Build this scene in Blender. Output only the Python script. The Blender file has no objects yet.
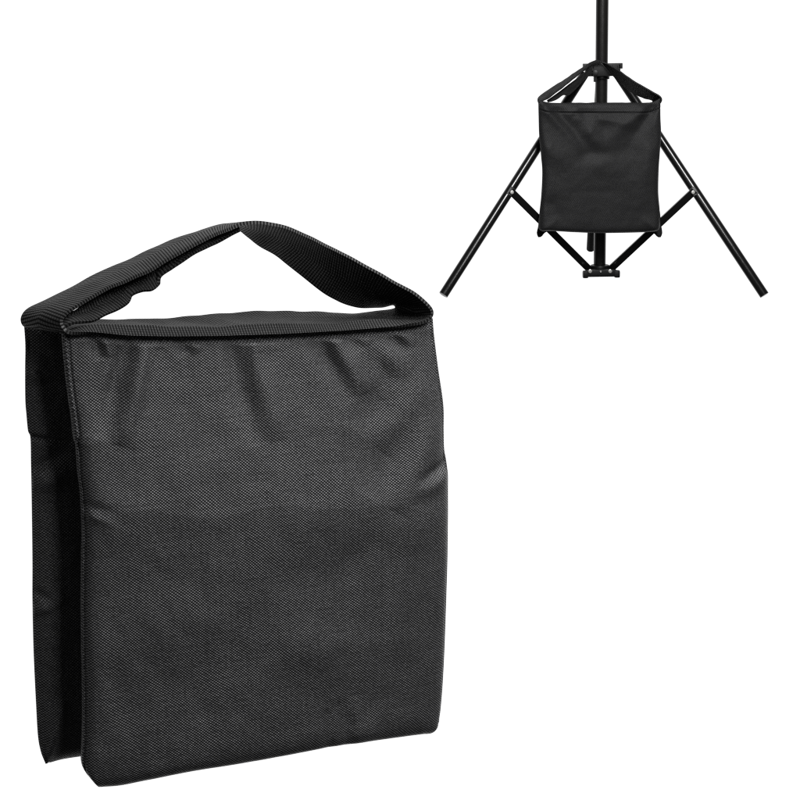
import bpy, bmesh, math, random
import numpy as np
from mathutils import Vector, Matrix, noise

# ------------------------------------------------------------------ camera, world, lamps
sc = bpy.context.scene
C = sc.collection
PITCH = math.atan(347 / 1600)
CAM_H = 0.5642                       # metres above the surface the big bag stands on
cam_d = bpy.data.cameras.new("camera")
cam = bpy.data.objects.new("camera", cam_d)
C.objects.link(cam)
cam_d.sensor_width = 36
cam_d.lens = 72
cam_d.clip_start = 0.05
cam_d.clip_end = 100
cam.location = (0, 0, CAM_H)
cam.rotation_euler = (math.pi / 2 - PITCH, 0, 0)
sc.camera = cam

sc.view_settings.view_transform = 'Standard'
sc.view_settings.look = 'None'
sc.view_settings.exposure = 0
sc.view_settings.gamma = 1
sc.cycles.filter_width = 1.15
sc.cycles.use_denoising = False        # a denoiser smears the cloth weave
sc.cycles.use_adaptive_sampling = False

# white studio: bright white backdrop side (+Y), dim room behind the camera (-Y)
w = bpy.data.worlds.new("World")
sc.world = w
w.use_nodes = True
nt = w.node_tree
nt.nodes.clear()
tc = nt.nodes.new('ShaderNodeTexCoord')
sep = nt.nodes.new('ShaderNodeSeparateXYZ')
ramp = nt.nodes.new('ShaderNodeValToRGB')
ramp.color_ramp.elements[0].position = 0.60
ramp.color_ramp.elements[0].color = (0.03, 0.03, 0.03, 1)
ramp.color_ramp.elements[1].position = 0.84
ramp.color_ramp.elements[1].color = (1, 1, 1, 1)
mr = nt.nodes.new('ShaderNodeMapRange')
mr.inputs['From Min'].default_value = -1
mr.inputs['From Max'].default_value = 1
bg = nt.nodes.new('ShaderNodeBackground')
bg.inputs['Strength'].default_value = 1.02
ow = nt.nodes.new('ShaderNodeOutputWorld')
nt.links.new(tc.outputs['Generated'], sep.inputs[0])
nt.links.new(sep.outputs['Y'], mr.inputs['Value'])
nt.links.new(mr.outputs['Result'], ramp.inputs[0])
nt.links.new(ramp.outputs[0], bg.inputs['Color'])
nt.links.new(bg.outputs[0], ow.inputs['Surface'])


def area(name, loc, target, size, size_y, power, col=(1, 1, 1)):
    d = bpy.data.lights.new(name, 'AREA')
    d.shape = 'RECTANGLE'
    d.size, d.size_y = size, size_y
    d.energy = power
    d.color = col
    o = bpy.data.objects.new(name, d)
    C.objects.link(o)
    o.location = loc
    o.rotation_euler = (Vector(target) - Vector(loc)).to_track_quat('-Z', 'Y').to_euler()
    return o


area("key_softbox", (0.42, 0.52, 1.02), (-0.10, 1.18, 0.33), 0.40, 0.40, 12.5)
area("stand_softbox", (0.5, 1.2, 2.0), (0.45, 3.4, 0.35), 0.35, 1.4, 95)
area("side_softbox", (-1.3, 0.2, 0.7), (-0.25, 1.2, 0.25), 0.6, 1.0, 3)
area("fill_softbox", (1.5, -0.6, 0.9), (0.0, 1.2, 0.2), 0.8, 1.2, 2.6)

# ------------------------------------------------------------------ geometry helpers
R_cam = cam.rotation_euler.to_matrix()
F = 1600.0


def ray(px, py):
    """direction of the sight line of a point of the 800 px photograph (z-depth 1)"""
    return R_cam @ Vector(((px - 400) / F, -(py - 400) / F, -1.0))


CAMP = Vector((0, 0, CAM_H))
FWD = R_cam @ Vector((0, 0, -1))


class Plane:
    """vertical plane of a bag front: origin, right axis X, outward normal N"""
    def __init__(s, px, py, depth, yaw):
        s.o = CAMP + ray(px, py) * depth
        s.X = Vector((math.cos(yaw), math.sin(yaw), 0))
        s.N = Vector((math.sin(yaw), -math.cos(yaw), 0))
        s.Z = Vector((0, 0, 1))

    def at(s, px, py, off=0.0):
        r = ray(px, py)
        o = s.o - s.N * off
        t = (o - CAMP).dot(s.N) / r.dot(s.N)
        return CAMP + r * t

    def loc(s, p):
        d = p - s.o
        return d.dot(s.X), d.dot(s.Z)


def at_y(px, py, y):
    r = ray(px, py)
    return CAMP + r * (y / r.y)


def empty(name, loc, label, cat, group=None):
    o = bpy.data.objects.new(name, None)
    C.objects.link(o)
    o.empty_display_size = 0.05
    o.location = loc
    o['label'] = label
    o['category'] = cat
    if group:
        o['group'] = group
    return o


def link(name, me, mat, parent, smooth=True, label=None):
    o = bpy.data.objects.new(name, me)
    C.objects.link(o)
    me.materials.append(mat)
    if smooth:
        me.polygons.foreach_set('use_smooth', [True] * len(me.polygons))
    # geometry is authored in world space: shift it into the parent's space
    q = parent
    off = Vector((0, 0, 0))
    while q is not None:
        off += q.location
        q = q.parent
    me.transform(Matrix.Translation(-off))
    o.parent = parent
    if label:
        o['label'] = label
    return o


def catmull(pts, n, closed=False):
    """n samples of a centripetal-ish Catmull-Rom through pts (tuples)"""
    P = np.array(pts, float)
    m = len(P)
    segs = m if closed else m - 1
    out = []
    for i in range(n):
        t = i / n * segs if closed else i / (n - 1) * segs
        k = min(int(t), segs - 1)
        f = t - k
        if closed:
            a, b, c, d = P[(k - 1) % m], P[k % m], P[(k + 1) % m], P[(k + 2) % m]
        else:
            b, c = P[k], P[k + 1]
            a = P[k - 1] if k > 0 else 2 * b - c
            d = P[k + 2] if k + 2 < m else 2 * c - b
        out.append(0.5 * ((2 * b) + (-a + c) * f + (2 * a - 5 * b + 4 * c - d) * f * f
                          + (-a + 3 * b - 3 * c + d) * f ** 3))
    return np.array(out)


def curve_by_axis(pts, axis, n):
    """resample a polyline evenly by arc length (smoothed)"""
    d = catmull(pts, max(400, n * 3))
    s = np.concatenate([[0], np.cumsum(np.linalg.norm(np.diff(d, axis=0), axis=1))])
    q = np.linspace(0, s[-1], n)
    return np.stack([np.interp(q, s, d[:, k]) for k in range(d.shape[1])], 1)


def grid_mesh(name, front, back, uv, closed_u=False):
    """closed slab from two point grids [nv][nu][3]; uv [nv][nu][2]"""
    nv, nu = front.shape[:2]
    V = np.concatenate([front.reshape(-1, 3), back.reshape(-1, 3)])
    B = nv * nu
    faces, fuv = [], []
    UV = uv.reshape(-1, 2)
    ur = nu if closed_u else nu - 1

    def idx(j, i):
        return j * nu + (i % nu)
    for j in range(nv - 1):
        for i in range(ur):
            a, b, c, d = idx(j, i), idx(j, i + 1), idx(j + 1, i + 1), idx(j + 1, i)
            faces.append((a, b, c, d))
            faces.append((B + d, B + c, B + b, B + a))
    for i in range(ur):
        a, b = idx(0, i), idx(0, i + 1)
        faces.append((a, B + a, B + b, b))
        a, b = idx(nv - 1, i), idx(nv - 1, i + 1)
        faces.append((b, B + b, B + a, a))
    if not closed_u:
        for j in range(nv - 1):
            a, b = idx(j, 0), idx(j + 1, 0)
            faces.append((b, B + b, B + a, a))
            a, b = idx(j, nu - 1), idx(j + 1, nu - 1)
            faces.append((a, B + a, B + b, b))
    me = bpy.data.meshes.new(name)
    me.from_pydata(V.tolist(), [], faces)
    lay = me.uv_layers.new(name='UVMap')
    li = np.zeros(len(me.loops), dtype=np.int32)
    me.loops.foreach_get('vertex_index', li)
    li = li % B
    lu = UV[li].copy()
    if closed_u:        # unwrap the seam
        L = float(UV[:, 0].max()) * nu / (nu - 1)
        starts = np.zeros(len(me.polygons), dtype=np.int32)
        me.polygons.foreach_get('loop_start', starts)
        for s in starts:
            q = lu[s:s + 4, 0]
            if q.max() - q.min() > L * 0.5:
                q[q < L * 0.5] += L
    lay.data.foreach_set('uv', lu.astype(np.float32).ravel())
    me.update()
    return me


def seg_dist(X, Y, x0, y0, x1, y1):
    dx, dy = x1 - x0, y1 - y0
    L2 = dx * dx + dy * dy + 1e-9
    t = np.clip(((X - x0) * dx + (Y - y0) * dy) / L2, 0, 1)
    qx, qy = x0 + t * dx, y0 + t * dy
    side = ((X - x0) * dy - (Y - y0) * dx) / math.sqrt(L2)
    return np.hypot(X - qx, Y - qy), side, t


def fold_field(X, Y, folds):
    """sum of ridge/valley lines: (x0,y0,x1,y1,width,amp); width in px, amp in metres, fades to its far end"""
    h = np.zeros_like(X)
    for f in folds:
        x0, y0, x1, y1, wd, am = f[:6]
        d, s, t = seg_dist(X, Y, x0, y0, x1, y1)
        if len(f) > 6:                     # crease: one flank steep, both neighbours easing back
            wd, am = wd * 1.45, am * 1.15
            h += am * (s / wd) * np.exp(-(d / wd) ** 2) * np.sin(np.pi * np.clip(t * 0.8 + 0.2, 0, 1)) ** 0.7
            continue
        h += am * np.exp(-(d / wd) ** 2) * (1 - 0.75 * t)
    return h


def fbm(X, Y, sc_, seed, oct=3):
    out = np.empty(X.shape)
    it = np.nditer(X, flags=['multi_index'])
    for v in it:
        i = it.multi_index
        out[i] = noise.fractal(Vector((float(v) * sc_, float(Y[i]) * sc_, seed)), 1.0, 2.0, oct)
    return out


def smooth(x):
    x = np.clip(x, 0, 1)
    return x * x * (3 - 2 * x)


def pouch(name, pl, left, right, top, bottom, off, th, nu, nv, hfun, mat, parent, flip=False, px=1.0, seam_px=2.6):
    """a sewn fabric pouch: traced outline laid on its own plane, filled and creased"""
    Lc = curve_by_axis(left, 1, nv)
    Rc = curve_by_axis(right, 1, nv)
    Tc = curve_by_axis(top, 0, nu)
    Bc = curve_by_axis(bottom, 0, nu)
    # denser columns near the edges
    u = np.linspace(0, 1, nu)[None, :, None]
    v = np.linspace(0, 1, nv)[:, None, None]
    P = ((1 - u) * Lc[:, None] + u * Rc[:, None] + (1 - v) * Tc[None] + v * Bc[None]
         - ((1 - u) * (1 - v) * Tc[0] + u * (1 - v) * Tc[-1] + (1 - u) * v * Bc[0] + u * v * Bc[-1]))
    X, Y = P[..., 0], P[..., 1]
    h = hfun(X, Y, u[..., 0] + 0 * X, v[..., 0] + 0 * X)
    base = np.empty(P.shape[:2] + (3,))
    uv = np.empty(P.shape[:2] + (2,))
    for j in range(nv):
        for i in range(nu):
            q = pl.at(X[j, i], Y[j, i], off)
            base[j, i] = q
            uv[j, i] = pl.loc(q)
    N = np.array(pl.N)
    # edge falloff for the back side
    du = np.minimum(u[..., 0], 1 - u[..., 0]) * nu
    dv = np.minimum(v[..., 0], 1 - v[..., 0]) * nv
    e = smooth(np.minimum(du, dv) / 14.0)
    front = base + N * h[..., None]
    back = base - N * (0.0012 + th * e)[..., None]
    if flip:
        front, back = front, back
    me = grid_mesh(name, front[:, :], back[:, :], uv)
    bm = bmesh.new()
    bm.from_mesh(me)
    bmesh.ops.recalc_face_normals(bm, faces=bm.faces)
    bm.to_mesh(me)
    bm.free()
    return link(name, me, mat, parent)


def ribbon(name, pl, near, far, n, th, mat, parent, closed=True, camber=0.0, across=10, wob=0.0, seed=0.0, scale_uv=1.0, wrap=None):
    """webbing between a near and a far edge, stations (px, py, offset behind the plane)"""
    Nn = catmull([tuple(pl.at(*p)) for p in near], n, closed)
    Ff = catmull([tuple(pl.at(*p)) for p in far], n, closed)
    k = across
    if wrap is not None:
        mp = []
        for i, (a, b) in enumerate(zip(near, far)):
            pa, pb = pl.at(*a), pl.at(*b)
            w_ = (0.5, 1, 1, 1, 1, 1, 0.9, 0.6, 0.2)[i] if i < 9 else 0
            m0 = pb.lerp(pa, wrap)
            m1 = pl.at(a[0] - 1, a[1] - (6, 8, 10.5, 9, 11, 8, 9.5, 7, 6)[min(i, 8)], 0.0008)
            mp.append(tuple(m0.lerp(m1, w_)))
        Mm = catmull(mp, n, closed)
    G = np.empty((k + 1, n, 3))
    for j in range(k + 1):
        f = j / k
        if wrap is None:
            G[j] = Ff * (1 - f) + Nn * f
        else:                              # the first stations fold down over the front edge
            q = wrap
            G[j] = Ff * (1 - f / q) + Mm * (f / q) if f < q else Mm * (1 - (f - q) / (1 - q)) + Nn * ((f - q) / (1 - q))
    # normals
    du = np.empty_like(G)
    if closed:
        du = np.roll(G, -1, 1) - np.roll(G, 1, 1)
    else:
        du[:, 1:-1] = G[:, 2:] - G[:, :-2]
        du[:, 0] = G[:, 1] - G[:, 0]
        du[:, -1] = G[:, -1] - G[:, -2]
    dv = np.gradient(G, axis=0)
    nn = np.cross(du, dv)
    nn /= np.linalg.norm(nn, axis=2, keepdims=True) + 1e-12
    mid = (Nn + Ff) / 2
    s = np.concatenate([[0], np.cumsum(np.linalg.norm(np.diff(mid, axis=0), axis=1))])
    wdt = np.linalg.norm(Nn - Ff, axis=1)
    uv = np.empty((k + 1, n, 2))
    wm = float(np.mean(wdt))
    for j in range(k + 1):
        f = j / k
        uv[j, :, 0] = s * scale_uv
        uv[j, :, 1] = f
        c = camber * (1 - (2 * f - 1) ** 2)
        ww = np.array([noise.noise(Vector((x * 60, f * 2.0, seed))) for x in s]) * wob
        G[j] += nn[j] * (c + ww)[:, None]
    prof = np.array([0.9] + [1.0] * (k - 1) + [0.9])[:, None, None]
    fr = G + nn * th / 2 * prof
    bk = G - nn * th / 2 * prof
    me = grid_mesh(name, fr, bk, uv, closed_u=closed)
    bm = bmesh.new()
    bm.from_mesh(me)
    bmesh.ops.recalc_face_normals(bm, faces=bm.faces)
    bm.to_mesh(me)
    bm.free()
    o = link(name, me, mat, parent)
    me.set_sharp_from_angle(angle=math.radians(50))
    return o


def frame(a, b, up=Vector((0, -1, 0))):
    z = (b - a).normalized()
    x = up.cross(z)
    if x.length < 1e-6:
        x = Vector((1, 0, 0))
    x.normalize()
    y = z.cross(x)
    return x, y, z


def tube_bm(a, b, r, seg=40, bev=0.0008, hollow=None, bm=None):
    """round tube from a to b with rolled end edges; hollow = wall thickness shown at both ends"""
    bm = bm or bmesh.new()
    x, y, z = frame(a, b)
    L = (b - a).length
    prof = [(0, r - bev), (bev * .3, r - bev * .3), (bev, r), (L - bev, r), (L - bev * .3, r - bev * .3), (L, r - bev)]
    if hollow:
        ri = r - hollow
        prof = [(0.03, 0), (0.03, ri), (0, ri)] + prof + [(L, ri), (L - 0.03, ri), (L - 0.03, 0)]
    else:
        prof = [(0, 0)] + prof + [(L, 0)]
    rings = []
    for zz, rr in prof:
        if rr == 0:
            rings.append([bm.verts.new(a + z * zz)])
        else:
            rings.append([bm.verts.new(a + z * zz + x * (rr * math.cos(2 * math.pi * i / seg))
                                       + y * (rr * math.sin(2 * math.pi * i / seg))) for i in range(seg)])
    for p, q in zip(rings, rings[1:]):
        for i in range(seg):
            j = (i + 1) % seg
            if len(p) == 1:
                bm.faces.new((p[0], q[j], q[i]))
            elif len(q) == 1:
                bm.faces.new((p[i], p[j], q[0]))
            else:
                bm.faces.new((p[i], p[j], q[j], q[i]))
    return bm


def box_bm(bm, cx, X, Y, Z, sx, sy, sz, bev=0.001):
    """bevelled box centred at cx with axes X,Y,Z and full sizes"""
    g = bmesh.new()
    bmesh.ops.create_cube(g, size=1)
    for v in g.verts:
        v.co = Vector((v.co.x * sx, v.co.y * sy, v.co.z * sz))
    if bev:
        bmesh.ops.bevel(g, geom=list(g.edges), offset=bev, segments=2, profile=0.7, affect='EDGES')
    M = Matrix((X, Y, Z)).transposed()
    vm = {}
    for v in g.verts:
        vm[v] = bm.verts.new(cx + M @ v.co)
    for f in g.faces:
        bm.faces.new([vm[v] for v in f.verts])
    g.free()
    return bm


def done(name, bm, mat, parent, sharp=True):
    bmesh.ops.recalc_face_normals(bm, faces=bm.faces)
    me = bpy.data.meshes.new(name)
    bm.to_mesh(me)
    bm.free()
    o = link(name, me, mat, parent)
    if sharp:
        me.polygons.foreach_set('use_smooth', [True] * len(me.polygons))
        try:
            me.set_sharp_from_angle(angle=math.radians(35))
        except Exception:
            pass
    return o


# ------------------------------------------------------------------ materials
def newmat(name):
    m = bpy.data.materials.new(name)
    m.use_nodes = True
    n = m.node_tree
    n.nodes.clear()
    out = n.nodes.new('ShaderNodeOutputMaterial')
    b = n.nodes.new('ShaderNodeBsdfPrincipled')
    n.links.new(b.outputs[0], out.inputs['Surface'])
    return m, n, b


def mth(n, op, a, b=None, c=None, clamp=False):
    q = n.nodes.new('ShaderNodeMath')
    q.operation = op
    q.use_clamp = clamp
    for k, v in enumerate((a, b, c)):
        if v is None:
            continue
        if isinstance(v, (int, float)):
            q.inputs[k].default_value = v
        else:
            n.links.new(v, q.inputs[k])
    return q.outputs[0]


def weave_mat(name, cw, ch, dark, light, rough=0.5, spec=0.35, bump=0.0006, fade=1.0, streak=0.16):
    """plain-woven oxford nylon; threads follow the UV map, which is in metres"""
    m, n, b = newmat(name)
    uv = n.nodes.new('ShaderNodeUVMap')
    no = n.nodes.new('ShaderNodeTexNoise')
    no.inputs['Scale'].default_value = 22
    no.inputs['Detail'].default_value = 3
    n.links.new(uv.outputs[0], no.inputs['Vector'])
    sp = n.nodes.new('ShaderNodeSeparateXYZ')
    n.links.new(uv.outputs[0], sp.inputs[0])
    # threads drift a little
    dr = mth(n, 'MULTIPLY', mth(n, 'SUBTRACT', no.outputs['Fac'], 0.5), 0.004)
    U = mth(n, 'ADD', sp.outputs['X'], dr)
    V = mth(n, 'ADD', sp.outputs['Y'], dr)
    cu = mth(n, 'COSINE', mth(n, 'MULTIPLY', U, math.pi / cw))
    cv = mth(n, 'COSINE', mth(n, 'MULTIPLY', V, math.pi / ch))
    prod = mth(n, 'MULTIPLY', cu, cv)                       # +-1 checker of over/under floats
    f = mth(n, 'POWER', mth(n, 'MULTIPLY_ADD', prod, 0.5, 0.5), 1.4)
    # fine fibre noise
    n2 = n.nodes.new('ShaderNodeTexNoise')
    n2.inputs['Scale'].default_value = 420
    n2.inputs['Detail'].default_value = 1
    n.links.new(uv.outputs[0], n2.inputs['Vector'])
    f2 = mth(n, 'MULTIPLY', f, mth(n, 'MULTIPLY_ADD', n2.outputs['Fac'], 1.3, 0.35), clamp=True)
    # single threads differ a little in thickness and tone, along both directions
    for su, sv, amt in ((330, 9, streak), (9, 420, streak)):
        cx = n.nodes.new('ShaderNodeCombineXYZ')
        n.links.new(mth(n, 'MULTIPLY', U, su), cx.inputs[0])
        n.links.new(mth(n, 'MULTIPLY', V, sv), cx.inputs[1])
        n3 = n.nodes.new('ShaderNodeTexNoise')
        n3.inputs['Scale'].default_value = 1
        n3.inputs['Detail'].default_value = 1
        n.links.new(cx.outputs[0], n3.inputs['Vector'])
        f2 = mth(n, 'MULTIPLY', f2, mth(n, 'MULTIPLY_ADD', n3.outputs['Fac'], amt * 2, 1 - amt), clamp=True)
    mix = n.nodes.new('ShaderNodeMix')
    mix.data_type = 'RGBA'
    n.links.new(f2, mix.inputs['Factor'])
    mix.inputs[6].default_value = (dark, dark, dark * 1.01, 1)
    mix.inputs[7].default_value = (light, light, light * 1.03, 1)
    n.links.new(mix.outputs[2], b.inputs['Base Color'])
    b.inputs['Roughness'].default_value = rough
    n.links.new(mth(n, 'MULTIPLY', f2, spec), b.inputs['Specular IOR Level'])
    bp = n.nodes.new('ShaderNodeBump')
    bp.inputs['Distance'].default_value = bump
    bp.inputs['Strength'].default_value = 0.8 * fade
    n.links.new(f2, bp.inputs['Height'])
    n.links.new(bp.outputs[0], b.inputs['Normal'])
    return m


def webbing_mat(name, pitch, rows, slant, dark, light, rough=0.55, spec=0.3, bump=0.0006):
    """herringbone webbing: u = metres along, v = 0..1 across"""
    m, n, b = newmat(name)
    uv = n.nodes.new('ShaderNodeUVMap')
    sp = n.nodes.new('ShaderNodeSeparateXYZ')
    n.links.new(uv.outputs[0], sp.inputs[0])
    U, V = sp.outputs['X'], sp.outputs['Y']
    zig = mth(n, 'PINGPONG', mth(n, 'MULTIPLY', V, rows), 1.0)
    ph = mth(n, 'ADD', mth(n, 'DIVIDE', U, pitch), mth(n, 'MULTIPLY', zig, slant))
    rib = mth(n, 'MULTIPLY_ADD', mth(n, 'COSINE', mth(n, 'MULTIPLY', ph, 2 * math.pi)), 0.5, 0.5)
    cross = mth(n, 'MULTIPLY_ADD', mth(n, 'COSINE', mth(n, 'MULTIPLY', V, 2 * math.pi * 17)), 0.30, 0.70)
    f = mth(n, 'MULTIPLY', rib, cross)
    n2 = n.nodes.new('ShaderNodeTexNoise')
    n2.inputs['Scale'].default_value = 260
    n.links.new(uv.outputs[0], n2.inputs['Vector'])
    f2 = mth(n, 'MULTIPLY', f, mth(n, 'MULTIPLY_ADD', n2.outputs['Fac'], 1.2, 0.4), clamp=True)
    mix = n.nodes.new('ShaderNodeMix')
    mix.data_type = 'RGBA'
    n.links.new(f2, mix.inputs['Factor'])
    mix.inputs[6].default_value = (dark, dark, dark, 1)
    mix.inputs[7].default_value = (light, light, light, 1)
    n.links.new(mix.outputs[2], b.inputs['Base Color'])
    b.inputs['Roughness'].default_value = rough
    n.links.new(mth(n, 'MULTIPLY', f2, spec), b.inputs['Specular IOR Level'])
    bp = n.nodes.new('ShaderNodeBump')
    bp.inputs['Distance'].default_value = bump
    bp.inputs['Strength'].default_value = 0.8
    n.links.new(f2, bp.inputs['Height'])
    n.links.new(bp.outputs[0], b.inputs['Normal'])
    return m


def metal_mat(name, col, rough, spec, metallic=0.0, coat=0.0, nscale=90):
    m, n, b = newmat(name)
    tcn = n.nodes.new('ShaderNodeTexCoord')
    no = n.nodes.new('ShaderNodeTexNoise')
    no.inputs['Scale'].default_value = nscale
    no.inputs['Detail'].default_value = 4
    n.links.new(tcn.outputs['Object'], no.inputs['Vector'])
    n.links.new(mth(n, 'MULTIPLY_ADD', no.outputs['Fac'], 0.16, rough - 0.08), b.inputs['Roughness'])
    b.inputs['Base Color'].default_value = (*col, 1)
    b.inputs['Specular IOR Level'].default_value = spec
    b.inputs['Metallic'].default_value = metallic
    b.inputs['Coat Weight'].default_value = coat
    b.inputs['Coat Roughness'].default_value = 0.15
    bp = n.nodes.new('ShaderNodeBump')
    bp.inputs['Distance'].default_value = 0.0002
    bp.inputs['Strength'].default_value = 0.05
    n.links.new(no.outputs['Fac'], bp.inputs['Height'])
    n.links.new(bp.outputs[0], b.inputs['Normal'])
    return m


M_weave = weave_mat("oxford_nylon", 0.00124, 0.00104, 0.006, 0.088, rough=0.38, spec=0.55)
M_weave_small = weave_mat("oxford_nylon_fine", 0.0014, 0.0011, 0.003, 0.035, rough=0.52, spec=0.28, bump=0.0002, streak=0.03)
M_web = webbing_mat("polyester_webbing", 0.0021, 2, 1.6, 0.006, 0.030, bump=0.00035)
M_paint = metal_mat("black_powder_coat", (0.006, 0.006, 0.006), 0.25, 0.6)
M_pole = metal_mat("black_anodised_tube", (0.009, 0.0085, 0.008), 0.33, 0.5)
M_plastic = metal_mat("black_moulded_plastic", (0.007, 0.007, 0.007), 0.42, 0.3)
M_matte = metal_mat("black_textured_paint", (0.006, 0.006, 0.006), 0.65, 0.12)
M_steel = metal_mat("zinc_plated_rivet", (0.72, 0.71, 0.68), 0.3, 0.5, metallic=0.6)

# ------------------------------------------------------------------ big sandbag, close to the camera
PL = Plane(265, 550, 1.18, math.radians(22))
T = 0.045
big = empty('sandbag', PL.at(250, 772, T / 2), 'large black woven nylon saddle sandbag in the foreground with an arched webbing handle', 'sandbag', 'black fabric sandbags')

left = [(61.5, 329), (62.5, 345), (64.5, 368), (68, 398), (70.5, 415), (72.8, 436), (75.4, 446), (77, 470), (79.5, 490), (81.4, 526),
        (81, 560), (80.6, 600), (81, 640), (81.8, 680), (82, 720), (81.1, 752), (81.3, 762), (84, 769.5), (90, 777)]
right = [(432, 318), (433.5, 336), (437.5, 368), (442.6, 404), (443, 430), (443.5, 448), (445.5, 460), (447, 474), (447.2, 500),
         (447, 530), (446.6, 560), (445.7, 590), (444, 640), (442, 680), (440, 705), (438.6, 716), (438, 720.5), (433.7, 727)]
top = [(61.5, 329), (75, 331.5), (99, 331.5), (135, 334.5), (200, 335), (270, 333), (325, 330.5), (370, 327.5), (406, 324), (424, 320), (432, 317)]
bottom = [(90, 777), (97.6, 785.3), (100, 786.2), (105, 785.8), (122, 784), (152, 777.5), (196, 768.5), (240, 761.5), (281, 754), (322, 746), (345, 742.5),
          (372, 739), (416, 734), (426, 733.5), (429.2, 732.6), (433.7, 727)]

folds = [  # x0,y0,x1,y1,width,amp (valleys < 0, ridges > 0); a seventh value marks a crease
    (139, 330, 108, 440, 10, .0100, 1), (124, 340, 99, 390, 13, .0026), (96, 332, 105, 358, 5, .0050, 1), (150, 350, 138, 400, 10, -.0018),
    (110, 338, 117, 352, 4, .0012, 1), (160, 340, 172, 354, 7, .0012), (182, 330, 189, 354, 6, .0050, 1),
    (235, 326, 262, 440, 11, .0066, 1), (226, 342, 214, 400, 16, .0022), (262, 356, 250, 412, 12, -.0014),
    (270, 342, 285, 400, 14, .0012), (316, 326, 354, 396, 8, .0060, 1), (310, 336, 316, 356, 5, .0012, 1),
    (348, 328, 361, 347, 5, .0034, 1), (386, 328, 409, 348, 5, .0036, 1), (374, 352, 398, 380, 8, .0026, 1),
    (365, 352, 420, 420, 22, .0014), (400, 392, 364, 438, 15, .0048, 1), (414, 430, 376, 500, 15, .0056, 1),
    (447, 457, 418, 476, 6, -.0055), (446, 474, 404, 492, 9, .0035), (430, 500, 372, 520, 16, .0018, 1),
    (86, 512, 106, 519, 4, .0013), (84, 502, 110, 508, 5, -.0018),
    (329, 748, 326, 700, 6, -.0022, 1), (347, 746, 342, 690, 8, -.0028, 1), (372, 700, 352, 728, 8, .0012, 1),
    (300, 640, 345, 660, 34, .0016), (350, 560, 410, 590, 30, -.0010), (150, 690, 260, 690, 40, -.0008),
    (392, 560, 350, 640, 26, .0016, 1), (170, 560, 120, 640, 30, .0012, 1),
]


def h_big(X, Y, u, v):
    dl = u * (X[:, -1:] - X[:, :1])
    dr_ = (1 - u) * (X[:, -1:] - X[:, :1])
    db = (1 - v) * 445
    dt = v * 445
    e = (1 - np.exp(-dl / 5.0)) * (1 - np.exp(-dr_ / 6.0)) * (1 - np.exp(-db / 5.0)) * smooth((dt - 1) / 9.0)
    Y0_ = Y
    Y = Y + 5 * np.sin(X / 47.0 + 1.0) + 3 * np.sin(X / 19.0)
    # filling: swells down to the seam of the fill at y = 500, then nearly upright
    fill = 0.004 + 0.013 * np.clip((Y - 330) / 175, 0, 1) ** 1.1 - 0.0020 * smooth((Y - 500) / 90)
    fill *= (0.55 + 0.45 * np.sin(np.pi * np.clip(u, 0, 1)) ** 0.5)
    Y = Y0_
    h = e * fill
    h += e * fold_field(X, Y, folds)
    h += e * 0.0012 * fbm(X, Y, 1 / 70, 3.1)
    h += e * 0.00028 * fbm(X, Y * 0.6, 1 / 18, 8.7, 2)
    # puckers all along the top seam
    h += e * 0.0006 * np.exp(-dt / 18.0) * np.sin(X * 0.33 + 1.5 * np.sin(X * 0.05))
    # sewn seam: raised lip at the edge, stitched groove behind it
    gp = 2.9 + 3.4 * (1 - smooth((Y - 432) / 12))
    h += 0.0016 * np.exp(-((dl - gp * .4) / (gp * .4)) ** 2) * (1 + .25 * np.sin(Y * 1.1)) - 0.0018 * np.exp(-((dl - gp) / 0.9) ** 2)
    h += 0.0006 * np.exp(-((dr_ - 1.0) / 1.2) ** 2) - 0.0007 * np.exp(-((dr_ - 3.2) / 1.0) ** 2)
    return h + 0.001


front = pouch('front_pouch', PL, left, right, top, bottom, 0.0058, 0.006, 380, 400, h_big, M_weave, big)

lb = [(24, 322), (25.5, 345), (25.3, 370), (25.5, 400), (26.6, 415), (28.2, 431), (30.6, 438), (31.2, 465), (32, 510), (32.6, 560), (32.6, 600),
      (33.4, 640), (34.3, 665), (36, 700), (38, 735), (41, 752), (45.5, 763.6)]
rb = [(388, 317), (392, 360), (397, 440), (402, 520), (402, 600), (400, 700), (395, 722)]
tb = [(24, 322), (100, 323), (200, 321), (300, 318), (388, 317)]
bb = [(45.5, 763.6), (80.5, 756.5), (200, 744), (300, 733), (395, 722)]
folds_b = [(29, 372, 37, 380, 5, .003), (28, 436, 70, 440, 2.2, -.003), (30, 470, 60, 450, 7, -.003), (33, 480, 70, 470, 9, .003),
           (34, 608, 58, 596, 6, .003), (33, 590, 50, 600, 5, -.003), (30, 345, 44, 352, 6, -.002), (45, 760, 60, 700, 5, .003)]


def h_back(X, Y, u, v):
    dl = u * 360
    e = (1 - np.exp(-dl / 6.0)) * (1 - np.exp(-(1 - u) * 360 / 8)) * (1 - np.exp(-(1 - v) * 430 / 8)) * (1 - np.exp(-v * 430 / 6))
    h = e * (0.005 + 0.004 * smooth((Y - 330) / 180)) + 1.7 * e * fold_field(X, Y, folds_b) + e * .001 * fbm(X, Y, 1 / 30, 5.5)
    h += 0.0012 * np.exp(-((dl - 1.0) / 1.0) ** 2) - 0.0014 * np.exp(-((dl - 3.0) / 0.9) ** 2)
    return h


pouch('back_pouch', PL, lb, rb, tb, bb, T + 0.004, 0.008, 200, 220, h_back, M_weave, big)

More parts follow.
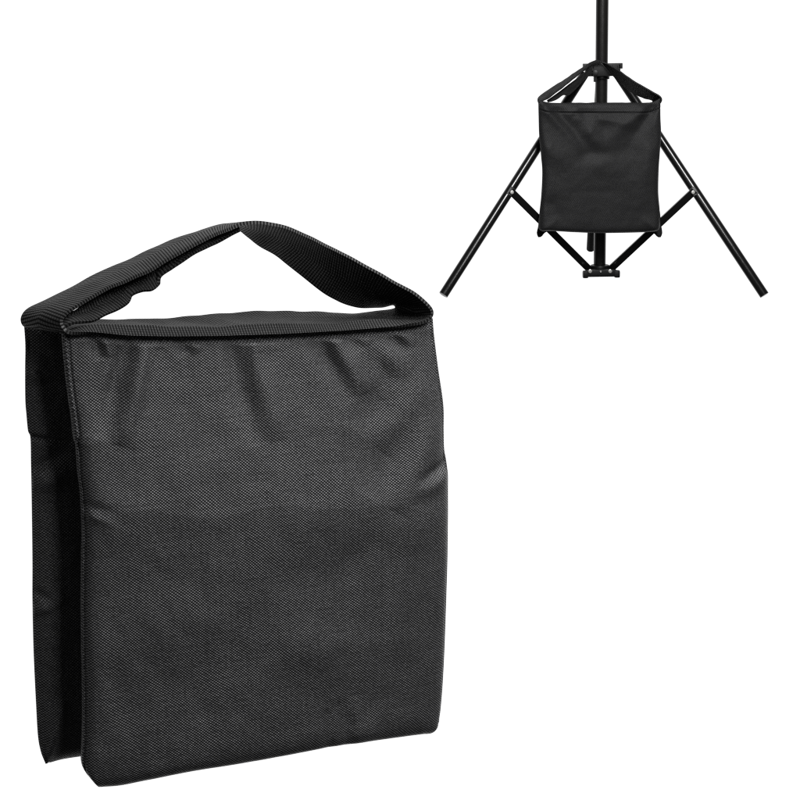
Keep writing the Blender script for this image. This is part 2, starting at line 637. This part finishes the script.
near = [(72, 333), (99, 333), (135, 336), (200, 336.5), (270, 334.5), (325, 332), (370, 329), (406, 326),
        (424, 322), (432, 315), (429, 306), (412, 292.5), (382, 275), (346, 255.5), (325, 245), (300, 233), (280, 225.5), (259, 222.5),
        (243, 224), (230, 229), (210, 237), (180, 253), (150, 270), (126, 281), (99, 293), (80, 304.5), (67, 313), (61.5, 321), (64.5, 328.5)]
far = [(31, 325), (64, 323), (102, 321), (168, 319.5), (240, 313.5), (304, 312.5), (352, 315), (378, 312),
       (391, 310.5), (396, 308), (393, 304), (380, 306), (356, 306), (331, 296.5), (308, 279.5), (280, 257.5), (262, 246), (249, 236.5),
       (239, 228.5), (226, 225.5), (195, 233), (161, 246), (127, 261.5), (97, 274.5), (63, 293), (40, 304), (27, 311), (22, 318.5), (24, 325)]
off_n = [-.0018] * 8 + [-.001] + [0.0] * (len(near) - 10) + [-.001]
off_f = [T] * len(far)
strap = ribbon('webbing_handle', PL, [(a, b, o) for (a, b), o in zip(near, off_n)], [(a, b, o) for (a, b), o in zip(far, off_f)],
               1100, 0.0026, M_web, big, closed=True, camber=0.0012, across=16, wob=0.0009, seed=2.0, wrap=0.75)

flapB = [(64.5, 327, 0), (73, 323.5, 0), (84, 322.5, .002), (94, 321, .003), (106, 315, .004), (119, 309, .005), (128, 303, .005), (132, 295.5, .006), (142, 291.5, .008), (152, 290, .008), (158, 285, .009),
         (160, 277, .009), (170, 269, .009), (182, 261, .009), (210, 245.5, .008), (240, 231, .006)]
flapA = [(62.5, 320, .010), (67, 315.5, .010), (74, 312.5, .011), (80, 307, .012), (87, 299.5, .015), (98, 290.5, .018), (110, 285, .019), (121, 278, .020), (130, 275, .020), (141, 271, .020), (150, 266, .020), (157, 262.5, .020),
         (164, 259, .019), (172, 255, .018), (182, 254, .016), (210, 238, .014), (239, 226, .010)]
ribbon('inner_strap', PL, flapB, flapA, 300, 0.0026, M_web, big, closed=False, camber=-0.001, across=8, wob=0.0016, seed=9.0)

# ------------------------------------------------------------------ light stand, three times as far
D = 3.54 * math.cos(PITCH) / 1.0


def dep(px, py, y):
    return at_y(px, py, y)


YS = 3.60                                # distance of the pole axis
PXM = 452.0
p_top = dep(602.3, 0, YS)
p_bot = dep(599.6, 268, YS)
stand = empty('light_stand', p_bot, 'black metal tripod light stand with a centre pole, carrying the small sandbag', 'light stand')
axis = (p_top - p_bot).normalized()
pole_top = p_top + axis * 0.9
pole = tube_bm(p_bot + axis * 0.003, pole_top, 0.0135, seg=48)
done('pole', pole, M_pole, stand)
X0, Y0 = Vector((1, 0, 0)), Vector((0, 1, 0))
Z0 = axis
XA = Y0.cross(Z0).normalized()
YA = Z0.cross(XA).normalized()

# upper collar: moulded hub with two lugs and a clamping ear
hc = dep(601.5, 70, YS)
bm = tube_bm(hc - axis * 0.014, hc + axis * 0.014, 0.0205, seg=40, bev=0.002)
box_bm(bm, hc - YA * 0.018 + axis * 0.0085, XA, YA, Z0, 0.086, 0.016, 0.012, 0.0015)
for s in (-1, 1):
    box_bm(bm, hc - YA * 0.018 + XA * (s * 0.036) + axis * 0.001, XA, YA, Z0, 0.0045, 0.016, 0.022, 0.001)
    box_bm(bm, hc - YA * 0.018 + XA * (s * 0.022) - axis * 0.001, XA, YA, Z0, 0.0045, 0.016, 0.024, 0.001)
box_bm(bm, hc + YA * 0.026, XA, YA, Z0, 0.030, 0.030, 0.026, 0.002)
box_bm(bm, hc - YA * 0.021, XA, YA, Z0, 0.071, 0.013, 0.026, 0.002)
for s in (-1, 1):                        # raised hinge cheeks and pins of the leg joints
    for e in (-1, 1):
        box_bm(bm, hc - YA * 0.029 + XA * (s * 0.026 + e * 0.006), XA, YA, Z0, 0.0022, 0.010, 0.021, 0.0008)
    tube_bm(hc - YA * 0.031 + XA * (s * 0.026 - 0.009), hc - YA * 0.031 + XA * (s * 0.026 + 0.009), 0.0022, seg=14, bev=0.0004, bm=bm)
tube_bm(hc - axis * 0.020, hc - axis * 0.013, 0.0175, seg=40, bev=0.001, bm=bm)
hub = done('upper_collar', bm, M_plastic, stand)
bm = bmesh.new()
box_bm(bm, dep(595.2, 77.5, YS - 0.030), XA, YA, Z0, 0.0065, 0.010, 0.019, 0.0015)
tube_bm(dep(595.2, 73, YS - 0.045), dep(595.2, 73, YS - 0.02), 0.0065, seg=20, bm=bm)
done('clamp_lever', bm, M_plastic, hub)

# lower collar
lc = dep(599.8, 271, YS)
bm = tube_bm(lc + axis * 0.003, lc + axis * 0.014, 0.0215, seg=40, bev=0.002)
tube_bm(lc - axis * 0.0095, lc + axis * 0.004, 0.0265, seg=40, bev=0.0015, bm=bm)
box_bm(bm, lc - YA * 0.026 - axis * 0.001, XA, YA, Z0, 0.066, 0.014, 0.0165, 0.003)
for s in (-1, 1):
    box_bm(bm, lc - YA * 0.026 + XA * (s * 0.0355) - axis * 0.0035, XA, YA, Z0, 0.0125, 0.016, 0.0165, 0.004)
box_bm(bm, lc + YA * 0.030, XA, YA, Z0, 0.030, 0.026, 0.0165, 0.002)
lower = done('lower_collar', bm, M_plastic, stand)


def rivet(px, py, y, r, parent):
    c = dep(px, py, y)
    d = (CAMP - c)
    d = Vector((0, -1, 0.0))
    bm = bmesh.new()
    x, yy, z = frame(c, c + d, Vector((0, 0, 1)))
    prof = [(-0.004, r), (0.0, r), (0.0010, r * 0.92), (0.0016, r * 0.7), (0.0016, r * 0.45), (0.0010, r * 0.38), (0.0010, 0)]
    rings = []
    for zz, rr in prof:
        if rr == 0:
            rings.append([bm.verts.new(c + z * zz)])
        else:
            rings.append([bm.verts.new(c + z * zz + x * (rr * math.cos(2 * math.pi * i / 20)) + yy * (rr * math.sin(2 * math.pi * i / 20))) for i in range(20)])
    for p, q in zip(rings, rings[1:]):
        for i in range(20):
            j = (i + 1) % 20
            if len(q) == 1:
                bm.faces.new((p[i], p[j], q[0]))
            else:
                bm.faces.new((p[i], p[j], q[j], q[i]))
    bm.faces.new(rings[0][::-1])
    return done('rivet', bm, M_steel, parent)


rivet(590.2, 271.2, YS - 0.0350, 0.0045, lower)
rivet(610.2, 271.2, YS - 0.0350, 0.0045, lower)
rivet(600.7, 271.6, YS - 0.0340, 0.0024, lower)

YF = YS - 0.207                          # front feet
for s, (tx, ty), (fx, fy), (kx, ky), (bx, by) in (
        (-1, (584.5, 74), (443.3, 295), (512, 192.3), (589.5, 270.5)),
        (1, (617.5, 74), (764.5, 295.3), (693.2, 192.3), (610.5, 270.5))):
    a = dep(tx, ty, YS - 0.018)
    b = dep(fx, fy, YF)
    leg = done('leg', tube_bm(a, b, 0.0101, seg=48), M_paint, stand)
    yk = YS - 0.018 + (YF - YS + 0.018) * 0.535 - 0.012
    k = dep(kx, ky, yk)
    # riveted bracket round the leg
    dirl = (b - a).normalized()
    lk = dep(kx + s * 3.0, ky, yk + 0.012)
    bm = bmesh.new()
    x, y, z = frame(a, b)
    box_bm(bm, k + Vector((s * 0.003, 0.008, 0)), x, y, z, 0.013, 0.016, 0.020, 0.003)
    br = done('leg_bracket', bm, M_plastic, leg)
    rivet(kx, ky, yk - 0.0035, 0.0042, br)
    # brace: pressed U channel
    q = dep(bx, by - 1.0, YS - 0.014)
    x, y, z = frame(k, q)
    L = (q - k).length
    bm = bmesh.new()
    mid = (k + q) / 2
    box_bm(bm, mid + y * 0.0, x, y, z, 0.0135, 0.0022, L + 0.010, 0.0008)
    for e in (-1, 1):
        box_bm(bm, mid + x * (e * 0.0068) + y * 0.0035 * (1 if y.y > 0 else -1), x, y, z, 0.0018, 0.0085, L + 0.006, 0.0006)
    done('brace', bm, M_paint, stand)

# rear leg, pointing away from the camera
a = dep(600.5, 74, YS + 0.030)
b = dep(590.6, 249.0, YS + 0.405)
leg = done('leg', tube_bm(a, b, 0.0101, seg=40), M_matte, stand)
k = a.lerp(b, 0.55) + Vector((0.008, -0.012, 0))
q = dep(599.0, 268, YS + 0.038)
x, y, z = frame(k, q, Vector((1, 0, 0)))
bm = bmesh.new()
kk = k
box_bm(bm, (kk + q) / 2, x, y, z, 0.0022, 0.0135, (q - kk).length, 0.0006)
done('brace', bm, M_paint, stand)
bm = bmesh.new()
box_bm(bm, k, x, y, z, 0.02, 0.016, 0.02, 0.003)
done('leg_bracket', bm, M_plastic, leg)

# ------------------------------------------------------------------ small sandbag on the stand
YB = YS - 0.135
PS = Plane(600, 170, 1.0, math.radians(2))
PS.o = dep(600, 170, YB)
TS = 0.045
small = empty('sandbag', PS.at(600, 232, TS / 2), 'small black sandbag hanging by its handle from the tripod light stand', 'sandbag', 'black fabric sandbags')
sl = [(538.3, 99), (538.6, 115), (539.2, 135), (541, 155), (542.3, 172), (541.3, 195), (539.6, 212), (538.2, 226), (536.8, 233), (538.2, 237.2)]
sr = [(660.4, 98), (660.3, 115), (661, 135), (659.8, 152), (658.7, 168), (658.2, 192), (659.6, 210), (661, 224), (662.2, 233), (660.5, 237.2)]
st = [(538.3, 99), (549, 102.5), (575, 103), (600, 103), (630, 103), (650, 102.5), (660.4, 98)]
sb = [(538.2, 237.2), (541.5, 236.6), (545, 232.6), (552, 231), (575, 232.2), (600, 233), (630, 232.6), (648, 232), (654, 233.5), (657.5, 237), (660.5, 237.2)]
folds_s = [(545, 108, 575, 140, 5, .0045), (556, 112, 590, 150, 6, -.0045), (575, 112, 582, 122, 5, .003), (590, 132, 608, 150, 8, .004),
           (652, 108, 628, 145, 6, -.0050), (642, 110, 612, 136, 6, .0040), (585, 155, 640, 150, 7, -.0030), (572, 192, 626, 190, 3.5, -.0005),
           (575, 114, 630, 116, 4, -.0025), (548, 150, 570, 165, 8, .003), (648, 150, 640, 200, 8, .003), (550, 205, 560, 225, 8, -.003),
           (600, 165, 625, 175, 10, .002), (540, 232, 556, 220, 4, .003), (660, 232, 644, 220, 4, .003), (600, 118, 640, 126, 5, .0025)]


def h_small(X, Y, u, v):
    dl, dr_, db, dt = u * 122, (1 - u) * 122, (1 - v) * 132, v * 132
    e = (1 - np.exp(-dl / 2.2)) * (1 - np.exp(-dr_ / 2.2)) * (1 - np.exp(-db / 2.0)) * (1 - np.exp(-dt / 3.0))
    h = e * (0.006 + 0.008 * smooth((Y - 100) / 90)) + 1.5 * e * fold_field(X, Y, folds_s)
    h += e * 0.0016 * fbm(X, Y, 1 / 30, 1.3) + e * 0.0002 * fbm(X, Y, 1 / 6, 4.3, 2)
    # turned hem under the handle webbing
    h += 0.0010 * np.exp(-((dt - 8.5) / 0.8) ** 2) - 0.0020 * np.exp(-((dt - 9.8) / 0.9) ** 2)
    return h + .001


slf = sl[:-3] + [(538.6, 227), (541.5, 231.5)]
srf = sr[:-3] + [(659.9, 226), (657.5, 231)]
sbf = [(541.5, 231.5), (552, 231), (575, 232.2), (600, 233), (630, 232.6), (648, 232), (657.5, 231)]
pouch('front_pouch', PS, slf, srf, st, sbf, 0.003, 0.006, 180, 190, h_small, M_weave_small, small)
sh = lambda pts, dx, dy: [(a + dx, b + dy) for a, b in pts]
slb = [(a + 2, b) for a, b in sl[:6]] + sl[6:]
srb = [(a - 2, b) for a, b in sr[:6]] + sr[6:]
c0 = lambda pts: [(a, b + 2.5) if b < 104 else (a, b) for a, b in pts]


def h_small_b(X, Y, u, v):
    e = smooth(np.minimum(np.minimum(u, 1 - u), np.minimum(v, 1 - v)) * 14)
    return e * 0.006 + 0.001


pouch('back_pouch', PS, c0(slb), c0(srb), [slb[0][:1] + (101.5,)] + c0(st[1:-1]) + [(srb[0][0], 100.5)], sb, TS, 0.005, 60, 60, h_small_b, M_weave_small, small)

M_web_s = webbing_mat("polyester_webbing_far", 0.0030, 4, 1.4, 0.006, 0.030)
sn = [(549, 110), (575, 111), (600, 111.3), (625, 111.2), (650, 110.5), (659.5, 104), (660.8, 97.5), (650, 90.5), (632, 80), (618, 70), (606, 63.5),
      (600, 62.0), (592, 65), (580, 73.5), (566, 84.5), (549, 97.5), (540.5, 102), (540.2, 107)]
sf = [(554, 103.5), (575, 103.3), (600, 103.2), (625, 103.1), (646, 103.3), (652, 102.5), (652, 100), (643, 97.5), (630, 91), (616.5, 79), (606, 67),
      (600, 61.0), (593, 61.5), (580, 69.5), (566, 79), (551, 88.5), (538.5, 98), (543, 102.5)]
o_n = [0, 0, 0, 0, 0, 0, 0, .01, .03, .06, .085, .088, .085, .06, .03, .01, 0, 0]
o_f = [TS, TS, TS, TS, TS, TS, TS, .055, .070, .085, .095, .100, .095, .085, .070, .055, TS, TS]
ribbon('webbing_handle', PS, [(a, b, o) for (a, b), o in zip(sn, o_n)], [(a, b, o) for (a, b), o in zip(sf, o_f)],
       500, 0.003, M_web_s, small, closed=True, camber=0.0006, across=8, wob=0.0010, seed=5.0)
ifA = [(547, 100.5, .025), (557, 93.5, .035), (570, 83.5, .055), (582, 74.5, .072), (592, 67, .088)]
ifB = [(548, 102, .02), (556, 99.8, .025), (563, 95.3, .035), (571, 93.5, .050), (592, 72, .082)]
ribbon('inner_strap', PS, ifB, ifA, 120, 0.0025, M_web_s, small, closed=False, across=6, wob=0.001, seed=3.0)
